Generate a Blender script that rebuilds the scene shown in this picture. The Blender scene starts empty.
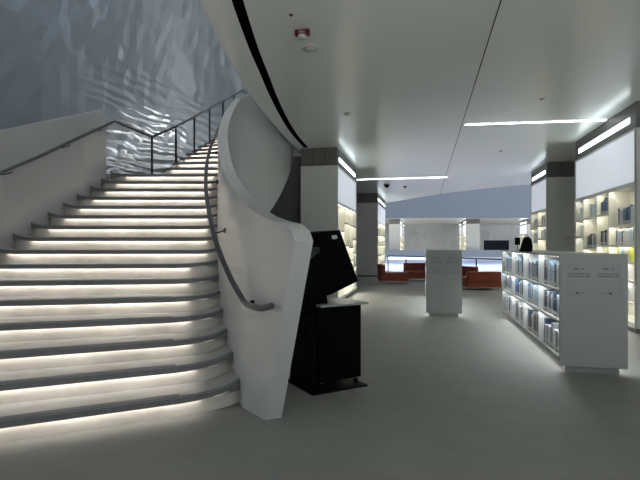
import bpy, bmesh, math, random
from mathutils import Vector, Matrix
random.seed(7)
S = bpy.context.scene
COL = S.collection
H = 1.5
F = 480.0
TH = math.atan(104 / 480)
CT, ST = math.cos(TH), math.sin(TH)
CEIL = 3.94

# ---------------------------------------------------------------- survey helpers
def cw(x, d, z=0.0):
    """survey station (x right, d ahead, z up) seen from the viewpoint -> building axes"""
    return Vector((CT * x - ST * d, ST * x + CT * d, z))
def ray(px, d, z=0.0):
    return cw((px - 320) / F * d, d, z)
def zat(py, d):
    return 1.5 - (py - 245) * d / F
def lerp(a, b, t): return a + (b - a) * t

# ---------------------------------------------------------------- materials
def mat(name, col, rough=0.5, metal=0.0, spec=0.5, emit=None, es=0.0, noise=None, bump=None):
    m = bpy.data.materials.new(name); m.use_nodes = True
    nt = m.node_tree; b = nt.nodes['Principled BSDF']
    b.inputs['Base Color'].default_value = (*col, 1)
    b.inputs['Roughness'].default_value = rough
    b.inputs['Metallic'].default_value = metal
    b.inputs['Specular IOR Level'].default_value = spec
    if emit:
        b.inputs['Emission Color'].default_value = (*emit, 1)
        b.inputs['Emission Strength'].default_value = es
    tc = nt.nodes.new('ShaderNodeTexCoord')
    if noise:
        sc, amt = noise
        n = nt.nodes.new('ShaderNodeTexNoise'); n.inputs['Scale'].default_value = sc
        n.inputs['Detail'].default_value = 6
        nt.links.new(tc.outputs['Object'], n.inputs['Vector'])
        r = nt.nodes.new('ShaderNodeMapRange')
        r.inputs['From Min'].default_value = .3; r.inputs['From Max'].default_value = .7
        r.inputs['To Min'].default_value = 1 - amt; r.inputs['To Max'].default_value = 1 + amt
        nt.links.new(n.outputs['Fac'], r.inputs['Value'])
        mx = nt.nodes.new('ShaderNodeVectorMath'); mx.operation = 'SCALE'
        mx.inputs[0].default_value = col
        nt.links.new(r.outputs['Result'], mx.inputs['Scale'])
        nt.links.new(mx.outputs['Vector'], b.inputs['Base Color'])
    if bump:
        sc, st = bump
        n = nt.nodes.new('ShaderNodeTexNoise'); n.inputs['Scale'].default_value = sc
        nt.links.new(tc.outputs['Object'], n.inputs['Vector'])
        bp = nt.nodes.new('ShaderNodeBump'); bp.inputs['Strength'].default_value = st
        bp.inputs['Distance'].default_value = .01
        nt.links.new(n.outputs['Fac'], bp.inputs['Height'])
        nt.links.new(bp.outputs['Normal'], b.inputs['Normal'])
    return m

M = {}
M['carpet'] = mat('carpet', (.285, .285, .265), .62, 0, .3, noise=(5, .05), bump=(260, .5))
M['ceiling'] = mat('ceiling_paint', (.80, .83, .80), .24, 0, .42, bump=(.8, .04))
M['white'] = mat('white_plaster', (.66, .67, .66), .33, 0, .4, noise=(1.2, .03))
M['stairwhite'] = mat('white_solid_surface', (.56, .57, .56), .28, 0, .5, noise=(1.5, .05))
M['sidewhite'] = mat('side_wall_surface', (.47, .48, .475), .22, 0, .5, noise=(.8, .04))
M['tread'] = mat('tread_stone', (.42, .42, .40), .38, 0, .5, noise=(3, .1))
M['nosing'] = mat('nosing_grey', (.17, .175, .175), .4, 0, .5, noise=(20, .1))
M['riser'] = mat('riser_panel', (.66, .62, .55), .5, 0, .3, noise=(2.2, .22))
M['led'] = mat('led_warm', (1, 1, 1), emit=(1, .93, .88), es=5.2)
M['case'] = mat('bookcase_lacquer', (.60, .61, .59), .4, 0, .4, noise=(2, .03))
M['endpanel'] = mat('end_panel_lacquer', (.36, .37, .345), .45, 0, .35, noise=(2, .03))
M['pillar'] = mat('pillar_panel', (.56, .565, .54), .5, 0, .3, noise=(1.5, .03))
M['band'] = mat('grey_band_cladding', (.13, .13, .12), .5, 0, .3, noise=(2, .05))
M['plinth'] = mat('plinth', (.30, .30, .28), .5)
M['shelfin'] = mat('shelf_inside', (.74, .73, .64), .5, 0, .3)
M['shelfled'] = mat('shelf_led', (1, 1, 1), emit=(1, .96, .82), es=13)
M['lowled'] = mat('low_shelf_led', (1, 1, 1), emit=(.93, .98, 1.0), es=11)
M['plinthled'] = mat('plinth_led', (1, 1, 1), emit=(.95, .98, 1.0), es=3.0)
M['litpanel'] = mat('backlit_panel', (.7, .72, .75), .5, emit=(.82, .88, 1), es=.235)
M['slot'] = mat('slot_lamp', (1, 1, 1), emit=(.85, .97, 1), es=2.8)
M['ceil_led'] = mat('ceiling_line_lamp', (1, 1, 1), emit=(.95, .98, 1), es=7.0)
M['steel'] = mat('brushed_steel', (.10, .105, .115), .32, .85)
M['steeldark'] = mat('dark_steel', (.05, .052, .055), .4, .7)
M['chrome'] = mat('chrome', (.6, .6, .6), .2, 1)
M['black'] = mat('black_powder_coat', (.002, .0024, .003), .5, 0, .05)
M['blackplain'] = mat('black_plain', (.004, .004, .004), .8, 0, .1)
M['screen'] = mat('black_glass', (.003, .004, .006), .15, 0, .5)
M['tv'] = mat('tv_glass', (.004, .008, .020), .45, 0, .15)
M['shelfplate'] = mat('pale_desk_plate', (.34, .37, .36), .3, 0, .5)
M['sticker'] = mat('sticker', (.5, .52, .52), .5)
M['orange'] = mat('rust_orange_upholstery', (.21, .042, .018), .5, 0, .35, noise=(8, .1))
M['glass'] = mat('rail_glass', (.8, .9, 1), .03); M['glass'].node_tree.nodes['Principled BSDF'].inputs['Transmission Weight'].default_value = .95
M['bluerail'] = mat('blue_steel', (.05, .09, .16), .35, .6)
M['fascia'] = mat('blue_grey_fascia', (.17, .20, .245), .5, 0, .3, noise=(.2, .05))
M['apron'] = mat('white_apron', (.66, .68, .78), .4, noise=(.4, .08))
M['parapet'] = mat('parapet', (.19, .225, .26), .5)
M['darkwall'] = mat('dark_grey_wall', (.13, .135, .13), .6)
M['redplastic'] = mat('red_plastic', (.09, .004, .008), .4)
M['detector'] = mat('pale_plastic', (.45, .46, .43), .5)
M['seam'] = mat('dark_joint', (.003, .003, .003), .9, 0, 0)
M['ink'] = mat('black_ink', (.02, .025, .025), .6)
M['signplate'] = mat('sign_plate', (.32, .34, .325), .4)
M['paper'] = mat('paper', (.6, .6, .56), .8)
M['yellowlit'] = mat('yellow_cover', (.55, .6, .15), .5)
for n, c in dict(white=(.62, .64, .66), paleblue=(.34, .5, .62), blue=(.05, .16, .34), navy=(.015, .03, .07), grey=(.2, .21, .22),
                 black=(.012, .012, .014), cream=(.6, .57, .45), teal=(.16, .4, .42), brown=(.14, .10, .075), yellow=(.5, .55, .12)).items():
    M['bk_' + n] = mat('cover_' + n, c, .45, 0, .4)

# far textured white wall, and the tall faceted blue-grey metal wall
def facet_mat(name, col, rough, metal, vs, vstr, wave, wstr, wsc=(1, 1, 1), lowz=None):
    m = mat(name, col, rough, metal, .5)
    nt = m.node_tree; b = nt.nodes['Principled BSDF']
    tc = [n for n in nt.nodes if n.type == 'TEX_COORD'][0]
    mp = nt.nodes.new('ShaderNodeMapping'); mp.inputs['Scale'].default_value = (1, 1, .55)
    nt.links.new(tc.outputs['Object'], mp.inputs['Vector'])
    v = nt.nodes.new('ShaderNodeTexVoronoi'); v.inputs['Scale'].default_value = vs
    nt.links.new(mp.outputs['Vector'], v.inputs['Vector'])
    geo = nt.nodes.new('ShaderNodeNewGeometry')
    sub = nt.nodes.new('ShaderNodeVectorMath'); sub.operation = 'SUBTRACT'; sub.inputs[1].default_value = (.5, .5, .5)
    nt.links.new(v.outputs['Color'], sub.inputs[0])
    sc = nt.nodes.new('ShaderNodeVectorMath'); sc.operation = 'SCALE'; sc.inputs['Scale'].default_value = vstr
    nt.links.new(sub.outputs['Vector'], sc.inputs[0])
    sr = nt.nodes.new('ShaderNodeSeparateColor'); nt.links.new(v.outputs['Color'], sr.inputs['Color'])
    th = nt.nodes.new('ShaderNodeMapRange'); th.inputs['From Min'].default_value = .60; th.inputs['From Max'].default_value = .62
    th.inputs['To Min'].default_value = vstr * .25; th.inputs['To Max'].default_value = vstr * 2.6
    nt.links.new(sr.outputs['Blue'], th.inputs['Value']); nt.links.new(th.outputs['Result'], sc.inputs['Scale'])
    add = nt.nodes.new('ShaderNodeVectorMath'); add.operation = 'ADD'
    nt.links.new(geo.outputs['Normal'], add.inputs[0]); nt.links.new(sc.outputs['Vector'], add.inputs[1])
    nr = nt.nodes.new('ShaderNodeVectorMath'); nr.operation = 'NORMALIZE'
    nt.links.new(add.outputs['Vector'], nr.inputs[0])
    if lowz:
        w = nt.nodes.new('ShaderNodeTexWave'); w.bands_direction = 'Z'; w.inputs['Scale'].default_value = wave
        w.inputs['Distortion'].default_value = 7; w.inputs['Detail'].default_value = 2; w.inputs['Detail Scale'].default_value = 1.2
    else:
        w = nt.nodes.new('ShaderNodeTexNoise'); w.inputs['Scale'].default_value = wave; w.inputs['Detail'].default_value = 2
    mw_ = nt.nodes.new('ShaderNodeMapping'); mw_.inputs['Scale'].default_value = wsc
    nt.links.new(tc.outputs['Object'], mw_.inputs['Vector']); nt.links.new(mw_.outputs['Vector'], w.inputs['Vector'])
    bp = nt.nodes.new('ShaderNodeBump'); bp.inputs['Strength'].default_value = wstr; bp.inputs['Distance'].default_value = .05
    if lowz:
        sx_ = nt.nodes.new('ShaderNodeSeparateXYZ'); nt.links.new(tc.outputs['Object'], sx_.inputs['Vector'])
        mr_ = nt.nodes.new('ShaderNodeMapRange'); mr_.interpolation_type = 'SMOOTHSTEP'
        mr_.inputs['From Min'].default_value = lowz[0]; mr_.inputs['From Max'].default_value = lowz[1]
        mr_.inputs['To Min'].default_value = 1; mr_.inputs['To Max'].default_value = 0
        nt.links.new(sx_.outputs['Z'], mr_.inputs['Value'])
        mu = nt.nodes.new('ShaderNodeMath'); mu.operation = 'MULTIPLY'
        my_ = nt.nodes.new('ShaderNodeMapRange'); my_.interpolation_type = 'SMOOTHSTEP'
        my_.inputs['From Min'].default_value = 9.2; my_.inputs['From Max'].default_value = 12.5
        sp_ = nt.nodes.new('ShaderNodeSeparateXYZ'); nt.links.new(geo.outputs['Position'], sp_.inputs['Vector']); nt.links.new(sp_.outputs['Y'], my_.inputs['Value'])
        m2_ = nt.nodes.new('ShaderNodeMath'); m2_.operation = 'MULTIPLY'
        nt.links.new(w.outputs['Fac'], m2_.inputs[0]); nt.links.new(my_.outputs['Result'], m2_.inputs[1])
        nt.links.new(m2_.outputs[0], mu.inputs[0]); nt.links.new(mr_.outputs['Result'], mu.inputs[1]); nt.links.new(mu.outputs[0], bp.inputs['Height'])
    else: nt.links.new(w.outputs['Fac'], bp.inputs['Height'])
    nt.links.new(nr.outputs['Vector'], bp.inputs['Normal'])
    nt.links.new(bp.outputs['Normal'], b.inputs['Normal'])
    return m
M['metalwall'] = facet_mat('faceted_blue_grey_metal', (.33, .36, .395), .26, .6, 1.3, .10, 1.3, .7, (.5, .5, 1), (5.0, 6.6))
M['farwall'] = facet_mat('creased_white_wall', (.55, .56, .60), .4, .1, 1.3, .2, 3, 1)

# ---------------------------------------------------------------- mesh helpers
WL = {}
class MB:
    def __init__(self): self.v = []; self.f = []; self.mi = []
    def add(self, vs, fs, mi=0):
        o = len(self.v); self.v += [Vector(p) for p in vs]
        for f in fs: self.f.append([i + o for i in f]); self.mi.append(mi)
        return self
    def hexa(self, b, t, mi=0):
        n = len(b)
        self.add(list(b) + list(t), [list(range(n))[::-1], list(range(n, 2 * n))] + [[i, (i + 1) % n, n + (i + 1) % n, n + i] for i in range(n)], mi)
        return self
    def box(self, x0, x1, y0, y1, z0, z1, mi=0):
        q = [(x0, y0), (x1, y0), (x1, y1), (x0, y1)]
        return self.prism(q, z0, z1, mi)
    def prism(self, poly, z0, z1, mi=0):
        return self.hexa([(p[0], p[1], z0) for p in poly], [(p[0], p[1], z1) for p in poly], mi)
    def cbox(self, x0, x1, d0, d1, z0, z1, mi=0):
        q = [cw(x0, d0), cw(x1, d0), cw(x1, d1), cw(x0, d1)]
        return self.prism([(p.x, p.y) for p in q], z0, z1, mi)
    def tube(self, pts, r, n=10, mi=0):
        pts = [Vector(p) for p in pts]; rings = []
        for i, p in enumerate(pts):
            t = (pts[min(i + 1, len(pts) - 1)] - pts[max(i - 1, 0)]).normalized()
            a = t.cross(Vector((0, 0, 1)))
            if a.length < .05: a = t.cross(Vector((1, 0, 0)))
            a.normalize(); b = a.cross(t).normalized()
            rings.append([p + r * (math.cos(2 * math.pi * k / n) * a + math.sin(2 * math.pi * k / n) * b) for k in range(n)])
        vs = [v for g in rings for v in g]; fs = []
        for i in range(len(pts) - 1):
            for k in range(n):
                fs.append([i * n + k, i * n + (k + 1) % n, (i + 1) * n + (k + 1) % n, (i + 1) * n + k])
        fs.append(list(range(n))[::-1]); fs.append([(len(pts) - 1) * n + k for k in range(n)])
        return self.add(vs, fs, mi)
    def lathe(self, c, prof, n=24, mi=0):
        c = Vector(c); vs = []
        for r, z in prof:
            for k in range(n): vs.append(c + Vector((r * math.cos(2 * math.pi * k / n), r * math.sin(2 * math.pi * k / n), z)))
        fs = []
        for i in range(len(prof) - 1):
            for k in range(n): fs.append([i * n + k, i * n + (k + 1) % n, (i + 1) * n + (k + 1) % n, (i + 1) * n + k])
        fs.append(list(range(n))[::-1]); fs.append([(len(prof) - 1) * n + k for k in range(n)])
        return self.add(vs, fs, mi)
    def grid(self, rows, mi=0, closed=False):
        n = len(rows[0]); vs = [p for r in rows for p in r]; fs = []
        for i in range(len(rows) - 1):
            for k in range(n if closed else n - 1):
                fs.append([i * n + k, i * n + (k + 1) % n, (i + 1) * n + (k + 1) % n, (i + 1) * n + k])
        return self.add(vs, fs, mi)
    def build(self, name, mats, parent=None, smooth=False, bevel=0, origin=None, fix=True):
        o_ = WL[parent.name] if parent else (Vector(origin) if origin else None)
        if o_ is None:
            xs = [p.x for p in self.v]; ys = [p.y for p in self.v]; zs = [p.z for p in self.v]
            o_ = Vector(((min(xs) + max(xs)) / 2, (min(ys) + max(ys)) / 2, min(zs)))
        me = bpy.data.meshes.new(name)
        me.from_pydata([tuple(p - o_) for p in self.v], [], self.f)
        if not isinstance(mats, (list, tuple)): mats = [mats]
        for m in mats: me.materials.append(m)
        for p, i in zip(me.polygons, self.mi): p.material_index = i; p.use_smooth = smooth
        if fix:
            bm = bmesh.new(); bm.from_mesh(me); bmesh.ops.recalc_face_normals(bm, faces=bm.faces); bm.to_mesh(me); bm.free()
        if smooth: me.set_sharp_from_angle(angle=math.radians(38))
        o = bpy.data.objects.new(name, me); COL.objects.link(o)
        if parent: o.parent = parent
        else: o.location = o_
        WL[o.name] = o_
        if bevel:
            b = o.modifiers.new('bevel', 'BEVEL'); b.width = bevel; b.segments = 2; b.limit_method = 'ANGLE'
        return o
def tag(o, label=None, cat=None, group=None, kind=None):
    if label: o['label'] = label
    if cat: o['category'] = cat
    if group: o['group'] = group
    if kind: o['kind'] = kind
    return o
def thing(name, loc, label, cat, group=None):
    o = bpy.data.objects.new(name, None); COL.objects.link(o); o.location = loc; o.empty_display_size = .1
    WL[o.name] = Vector(loc); return tag(o, label, cat, group)
def struct(name, mb, m, label=None, **k):
    o = mb.build(name, m, **k); o['kind'] = 'structure'
    o['label'] = label or name.replace('_', ' '); return o
def spline(pts, n=8):
    """Catmull-Rom through vectors"""
    pts = [Vector(p) for p in pts]; out = []
    for i in range(len(pts) - 1):
        p0 = pts[max(i - 1, 0)]; p1 = pts[i]; p2 = pts[i + 1]; p3 = pts[min(i + 2, len(pts) - 1)]
        for k in range(n):
            t = k / n
            out.append(.5 * ((2 * p1) + (p2 - p0) * t + (2 * p0 - 5 * p1 + 4 * p2 - p3) * t * t + (3 * p1 - p0 - 3 * p2 + p3) * t ** 3))
    out.append(pts[-1]); return out
def text(name, s, loc, size, m, parent, rot, align='CENTER', sx=1):
    cu = bpy.data.curves.new(name, 'FONT'); cu.body = s; cu.size = size; cu.align_x = align; cu.extrude = .0008
    to = bpy.data.objects.new('tmp', cu); COL.objects.link(to)
    dg = bpy.context.evaluated_depsgraph_get(); dg.update()
    me = bpy.data.meshes.new_from_object(to.evaluated_get(dg)); bpy.data.objects.remove(to)
    me.materials.clear(); me.materials.append(m)
    o = bpy.data.objects.new(name, me); COL.objects.link(o)
    o.parent = parent; o.location = Vector(loc) - WL[parent.name]; o.rotation_euler = rot; o.scale = (sx, 1, 1)
    return o

# ================================================================= SETTING
edge = spline([(1.5, 33, 0), (3.67, 28.4, 0), (5.79, 22.9, 0), (8.44, 19.3, 0), (14, 13.5, 0)], 6)
edge = [(p.x, p.y) for p in edge]
def poly_slab(mb, pts, z0, z1):
    q = [cw(*p) for p in pts]; mb.prism([(p.x, p.y) for p in q], z0, z1)
struct_floor = MB(); poly_slab(struct_floor, [(-10.5, -3.5), (14, -3.5)] + edge[::-1] + [(-3, 33), (-10.5, 20)], -.5, 0)
struct('floor', struct_floor, M['carpet'], 'grey carpet floor of the library')

# ceiling with the curved slot and lip beside the stair opening
Bd = spline([(-.2, -3.5, 0), (-.75, -1, 0), (-1.05, 1.5, 0), (-1.19, 3.6, 0), (-1.215, 4.78, 0), (-1.21, 6.37, 0), (-1.17, 7.63, 0), (-1.1, 8.5, 0), (-.93, 9.93, 0), (-.75, 11.3, 0), (-.52, 12.75, 0)], 6)
Sl = spline([(.2, -3.5, 0), (-.4, -1, 0), (-.72, 1.5, 0), (-.86, 3.6, 0), (-.885, 4.78, 0), (-.885, 5.9, 0), (-.857, 6.85, 0), (-.82, 8, 0), (-.74, 9.37, 0), (-.61, 10.7, 0), (-.40, 12.1, 0)], 6)
S2 = [(p.x + .12, p.y) for p in Sl]
ceil_mb = MB(); poly_slab(ceil_mb, S2 + [(-.30, 13.2), (-3, 13.4), (-3, 33)] + edge + [(14, -3.5)], CEIL, CEIL + .5)
struct('ceiling', ceil_mb, M['ceiling'], 'smooth pale grey ceiling of the library')
lip = MB()
rows = []
for a, b in zip(Bd, Sl):
    w = b - a
    rows.append([cw(b.x, b.y, CEIL + .45), cw(b.x, b.y, CEIL), cw(a.x + w.x * .12, a.y, CEIL), cw(a.x, a.y, CEIL + .03), cw(a.x - .02, a.y, CEIL + .12), cw(a.x - .02, a.y, CEIL + .9), cw(b.x, b.y, CEIL + .9)])
lip.grid(rows, closed=True)
struct('trim_1', lip, M['ceiling'], 'curved pale ceiling lip around the stair opening', smooth=True)
gap = MB(); gap.grid([[cw(b.x - .01, b.y, CEIL + .012), cw(b.x + .13, b.y, CEIL + .012)] for b in Sl])
struct('trim_2', gap, M['seam'], 'black curved slot in the ceiling', fix=False)
for o in (gap,): pass

# ceiling joints: shallow dark grooves
def joint(name, pts, w=.011):
    mb = MB()
    pts = [Vector((p[0], p[1], 0)) for p in pts]
    L = []
    for i, p in enumerate(pts):
        t = (pts[min(i + 1, len(pts) - 1)] - pts[max(i - 1, 0)]).normalized(); n_ = Vector((-t.y, t.x, 0)) * w / 2
        L.append([Vector((p.x - n_.x, p.y - n_.y, CEIL - .004)), Vector((p.x + n_.x, p.y + n_.y, CEIL - .004)), Vector((p.x + n_.x, p.y + n_.y, CEIL + .002)), Vector((p.x - n_.x, p.y - n_.y, CEIL + .002))])
    mb.grid(L, closed=True); return struct(name, mb, M['seam'], 'thin dark joint in the ceiling')
joint('trim_3', [(.75, -3), (.75, 24.3)])
# far side of the void
def wallstrip(name, p, q, z0, z1, th, m, label=None):
    a = cw(*p); b = cw(*q); t = (b - a).normalized(); n_ = Vector((-t.y, t.x, 0)) * th
    mb = MB(); mb.prism([(v.x, v.y) for v in (a, b, b + n_, a + n_)], z0, z1)
    return struct(name, mb, m, label)
wallstrip('wall_across_void', (-6, 43), (34, 43), CEIL, 11, .5, M['fascia'], 'blue-grey fascia above the far side of the void')
mb = MB(); mb.cbox(-6, 34, 43, 60, -.5, 0); struct('floor_far', mb, M['carpet'], 'floor across the void')
mb = MB(); mb.cbox(-6, 34, 43.5, 60, CEIL, CEIL + .3); struct('ceiling_far', mb, M['ceiling'], 'lit ceiling across the void')
wallstrip('wall_far', (-6, 57), (34, 57), 0, CEIL, .3, M['farwall'], 'creased white wall at the far end')
ap = MB(); rows = []
for i in range(41):
    x = -6 + i
    rows.append([cw(x, 42.9, .42), cw(x, 42.6, .1), cw(x, 41.9, -.25), cw(x, 40.9, -.6), cw(x, 39.8, -1.0), cw(x, 39.4, -1.6), cw(x, 39.4, -3.5)])
ap.grid(rows)
struct('trim_4', ap, M['apron'], 'curved white apron below the far parapet', smooth=True, fix=False)
wallstrip('wall_far_parapet', (-6, 42.9), (34, 42.9), .42, 1.05, .14, M['parapet'], 'pale blue parapet across the void')
mb = MB(); mb.cbox(-6, 34, 10, 45, -5.2, -5); struct('floor_lower', mb, M['carpet'], 'floor of the level below')
# near void edge fascia is the floor slab itself; side and rear walls
mb = MB(); mb.box(7.2, 7.4, -6, 30, -.0, CEIL); struct('wall_right_added', mb, M['white'], 'white wall added behind the right bookcases to keep the library dim')  # unseen wall, added to close this side and keep the light low
mb = MB(); mb.box(-3.45, -3.3, 13.2, 31, 0, CEIL); struct('wall_left', mb, M['darkwall'], 'dark wall behind the left bookcases')
wallstrip('wall_under_stair', (-3.2, 13.0), (-.45, 13.0), 0, 3.9, .12, M['darkwall'], 'dark grey wall below the upper stair')
# tall faceted metal wall behind the stair
P = spline([(-10.4, -1, 0), (-9.2, 3, 0), (-7.7, 6.5, 0), (-6.3, 9.5, 0), (-5.0, 12.5, 0), (-3.6, 15.5, 0), (-1.6, 17.7, 0), (.1, 18.6, 0)], 14)
mw = MB(); rows = []
rnd = random.Random(3)
for i, p in enumerate(P):
    r_ = []
    for j in range(30):
        z = j * .42
        lean = -.02 * z
        a = .0 if p.y > 12 and z < 1 else .016
        r_.append(cw(p.x + lean + rnd.uniform(-a, a), p.y + rnd.uniform(-a, a), z))
    rows.append(r_)
mw.grid(rows)
struct('wall_stair', mw, M['metalwall'], 'tall faceted blue-grey metal wall behind the staircase', fix=False)

def cslab(name, x0, x1, d0, d1, z0, z1, m, label):
    mb = MB(); mb.cbox(x0, x1, d0, d1, z0, z1); return struct(name, mb, m, label)
cslab('wall_back_added', -10.5, -1.4, -3.7, -3.5, 0, 13, M['white'], 'wall added behind the viewer on the stair side to block daylight')  # unseen wall, added to keep daylight off the stair side
cslab('wall_back_upper_added', -1.4, 14, -3.7, -3.5, CEIL, 13, M['white'], 'wall added above the open rear to block daylight')  # added closure; the rear below it is simply open, without glazing
cslab('ceiling_upper_added', -11.5, -2.6, -3.7, 22, 13, 13.3, M['white'], 'high ceiling added over the staircase to cut sky light')  # unseen roof, added to dim the stair well
cslab('ceiling_upper_side_added', -2.6, 3, -3.7, 7, 13, 13.3, M['white'], 'high ceiling added beside an invented roof opening')  # added; leaves an invented opening for bright reflections in the metal wall
cslab('ceiling_upper_rear_added', -2.6, 3, 15, 22, 13, 13.3, M['white'], 'high ceiling added beyond an invented roof opening')  # added far part of the roof, bounding the same invented opening
cslab('wall_upper', 3, 3.3, -3.7, 22, CEIL + .5, 13.3, M['white'], 'wall of the upper storey right of the stair well')

# ================================================================= STAIRCASE
RS = .179
R = [(-.56, 4.08), (-.70, 4.40), (-.83, 4.72), (-.95, 5.03), (-1.06, 5.34), (-1.165, 5.66), (-1.26, 5.99), (-1.34, 6.31), (-1.41, 6.62), (-1.48, 6.93),
     (-1.55, 7.25), (-1.62, 7.59), (-1.69, 7.93), (-1.76, 8.26), (-1.82, 8.58), (-1.87, 8.9), (-1.88, 9.2), (-1.84, 9.55), (-1.72, 9.85), (-1.56, 10.15),
     (-1.41, 10.42), (-1.28, 10.70), (-1.18, 10.98), (-1.1, 11.26), (-1.03, 11.54), (-.97, 11.82), (-.92, 12.10), (-.88, 12.4), (-.85, 12.7)]
Lk = {1: (-5.0, 2.36), 3: (-4.9, 3.44), 5: (-4.75, 4.86), 7: (-4.65, 6.0), 9: (-4.55, 6.9), 12: (-4.35, 7.9), 14: (-4.2, 8.55), 16: (-4.1, 9.22)}
L2 = {17: (-3.02, 9.55), 18: (-3.0, 9.97), 19: (-2.99, 10.4), 20: (-2.99, 10.88), 21: (-2.98, 11.35), 22: (-2.97, 11.8), 23: (-2.96, 12.3), 24: (-2.94, 12.75), 25: (-2.9, 13.2), 26: (-2.85, 13.7), 27: (-2.8, 14.15), 28: (-2.7, 14.6)}
def Lp(k):
    if k in L2: return L2[k]
    if k in Lk: return Lk[k]
    a = max(q for q in Lk if q < k); b = min(q for q in Lk if q > k); t = (k - a) / (b - a)
    return (lerp(Lk[a][0], Lk[b][0], t), lerp(Lk[a][1], Lk[b][1], t))
NST = 27
base = cw(-2.5, 4.5, 0)
stair = thing('staircase', base, 'wide white curved staircase with glowing risers, left of the black kiosk', 'staircase')
def front(k, off, rad=None):
    """plan curve of the front edge of step k, moved back by off, corners rounded back; list of 2d vectors in survey frame"""
    a = Vector(Lp(k)); b = Vector(R[k]); t = (b - a).normalized(); n_ = Vector((-t.y, t.x))
    if n_.y < 0: n_ = -n_
    a = a + n_ * off; b = b + n_ * off
    rr = (.36 if k <= 16 else .06) if rad is None else rad
    ex = .56 if k <= 7 else (.26 if k <= 16 else .08)
    pts = []
    for i in range(9):          # right corner
        u = i / 8
        # quadratic bezier: along the front then back along the wall
        p = (1 - u) ** 2 * (b - t * ex) + 2 * u * (1 - u) * (b + t * .06) + u * u * (b + n_ * rr + t * .12)
        pts.append(p)
    rad2 = rr; ex2 = (.5 if 7 < k <= 16 else ex) if k > 7 else .05
    left = []
    for i in range(9):
        u = i / 8
        p = (1 - u) ** 2 * (a + t * ex2) + 2 * u * (1 - u) * (a + t * .03) + u * u * (a + n_ * (rad2 if k > 7 else .05) - t * (.08))
        left.append(p)
    return left[::-1] + pts, n_, t
def cw_i(i, k):
    if k > 16: return 0
    return (i - 9) / 8 if i >= 9 else ((8 - i) / 8 if k > 7 else 0)
for k in range(1, NST + 1):
    z1 = RS * k; zn = z1 - .046
    fr, n_, t = front(k, 0)
    lastz = k
    # back edge follows the next riser
    if k < NST: la, rb = Vector(Lp(k + 1)), Vector(R[k + 1])
    else: la, rb = Vector(Lp(28)), Vector(R[28])
    bk = [rb + n_ * .42 + t * .03, la + n_ * .42 - t * .03] if k < 16 else [rb + n_ * .12 + t * .02, la + n_ * .12]
    if k == 16: bk = [Vector(R[17]) + n_ * .12, Vector((-2.95, 9.75)), Vector((-3.2, 10.6)), Vector((-4.25, 10.6)), Vector((-4.25, 9.4))]
    poly = fr + bk
    st = MB(); q = [cw(p.x, p.y) for p in poly]
    st.prism([(p.x, p.y) for p in q], zn + .004, z1)
    for idx in ((list(range(9, 18))), (list(range(0, 9)) if k > 7 else [])):
        if idx and k <= 16:
            st.grid([[cw(fr[i].x, fr[i].y, zn + .002), cw(fr[i].x, fr[i].y, z1 + .14 * cw_i(i, k) ** 2),
                      cw(fr[i].x + n_.x * .37, fr[i].y + n_.y * .37, z1 + .14 * cw_i(i, k) ** 2), cw(fr[i].x + n_.x * .37, fr[i].y + n_.y * .37, zn + .002)] for i in idx], closed=True)
    step = st.build('step', M['tread'], stair)
    # nosing band swept along the front edge
    nm = MB(); rows = []
    f0, _, _ = front(k, -.006); f1, _, _ = front(k, .045)
    for i, (p, s) in enumerate(zip(f0, f1)):
        w_ = cw_i(i, k); rz_ = .14 * w_ * w_; zN = zn + rz_ + .030 * w_; zT = z1 + rz_
        m_ = p.lerp(s, .35); e_ = p.lerp(s, .14)
        rows.append([cw(p.x, p.y, zN + .005), cw(p.x, p.y, zT - .004), cw(m_.x, m_.y, zT + .003), cw(s.x, s.y, zT + .003), cw(s.x, s.y, zN + .012), cw(m_.x, m_.y, zN + .012), cw(e_.x, e_.y, zN + .006), cw(e_.x, e_.y, zN - .010), cw(p.x, p.y, zN - .006)])
    nm.grid(rows, closed=True)
    if k <= 6:
        for o in (.06, .08, .10):
            g0, _, _ = front(k, o); g1, _, _ = front(k, o + .008); g0 = g0[8:10]; g1 = g1[8:10]
            nm.grid([[cw(p.x, p.y, z1 + .0005), cw(p.x, p.y, z1 + .003), cw(s.x, s.y, z1 + .003), cw(s.x, s.y, z1 + .0005)] for p, s in zip(g0, g1)], mi=1, closed=True)
    nm.build('nosing', [M['nosing'], M['plinth']], step, smooth=True)
    # riser
    rf, _, _ = front(k, .05); rg, _, _ = front(k, .08)
    rm = MB(); rm.grid([[cw(p.x, p.y, RS * (k - 1)), cw(p.x, p.y, zn + .004 + .14 * cw_i(i, k) ** 2), cw(s.x, s.y, zn + .004 + .14 * cw_i(i, k) ** 2), cw(s.x, s.y, RS * (k - 1))] for i, (p, s) in enumerate(zip(rf, rg))], closed=True)
    rm.build('riser', M['riser'], step, smooth=True)
    # warm light strip tucked under the nosing
    a_, _, _ = front(k, .012); b_, _, _ = front(k, .032)
    lo, hi = (8, 10) if k > 7 else (8, 10)
    lm = MB(); A = a_[6:13]; B = b_[6:13]; E = [.14 * cw_i(i, k) ** 2 for i in range(6, 13)]
    lm.grid([[cw(p.x, p.y, zn + .004 + e), cw(p.x, p.y, zn - .002 + e), cw(s.x, s.y, zn - .002 + e), cw(s.x, s.y, zn + .004 + e)] for p, s, e in zip(A, B, E)], closed=True)
    lm.build('light_strip', M['led'], step)

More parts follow.
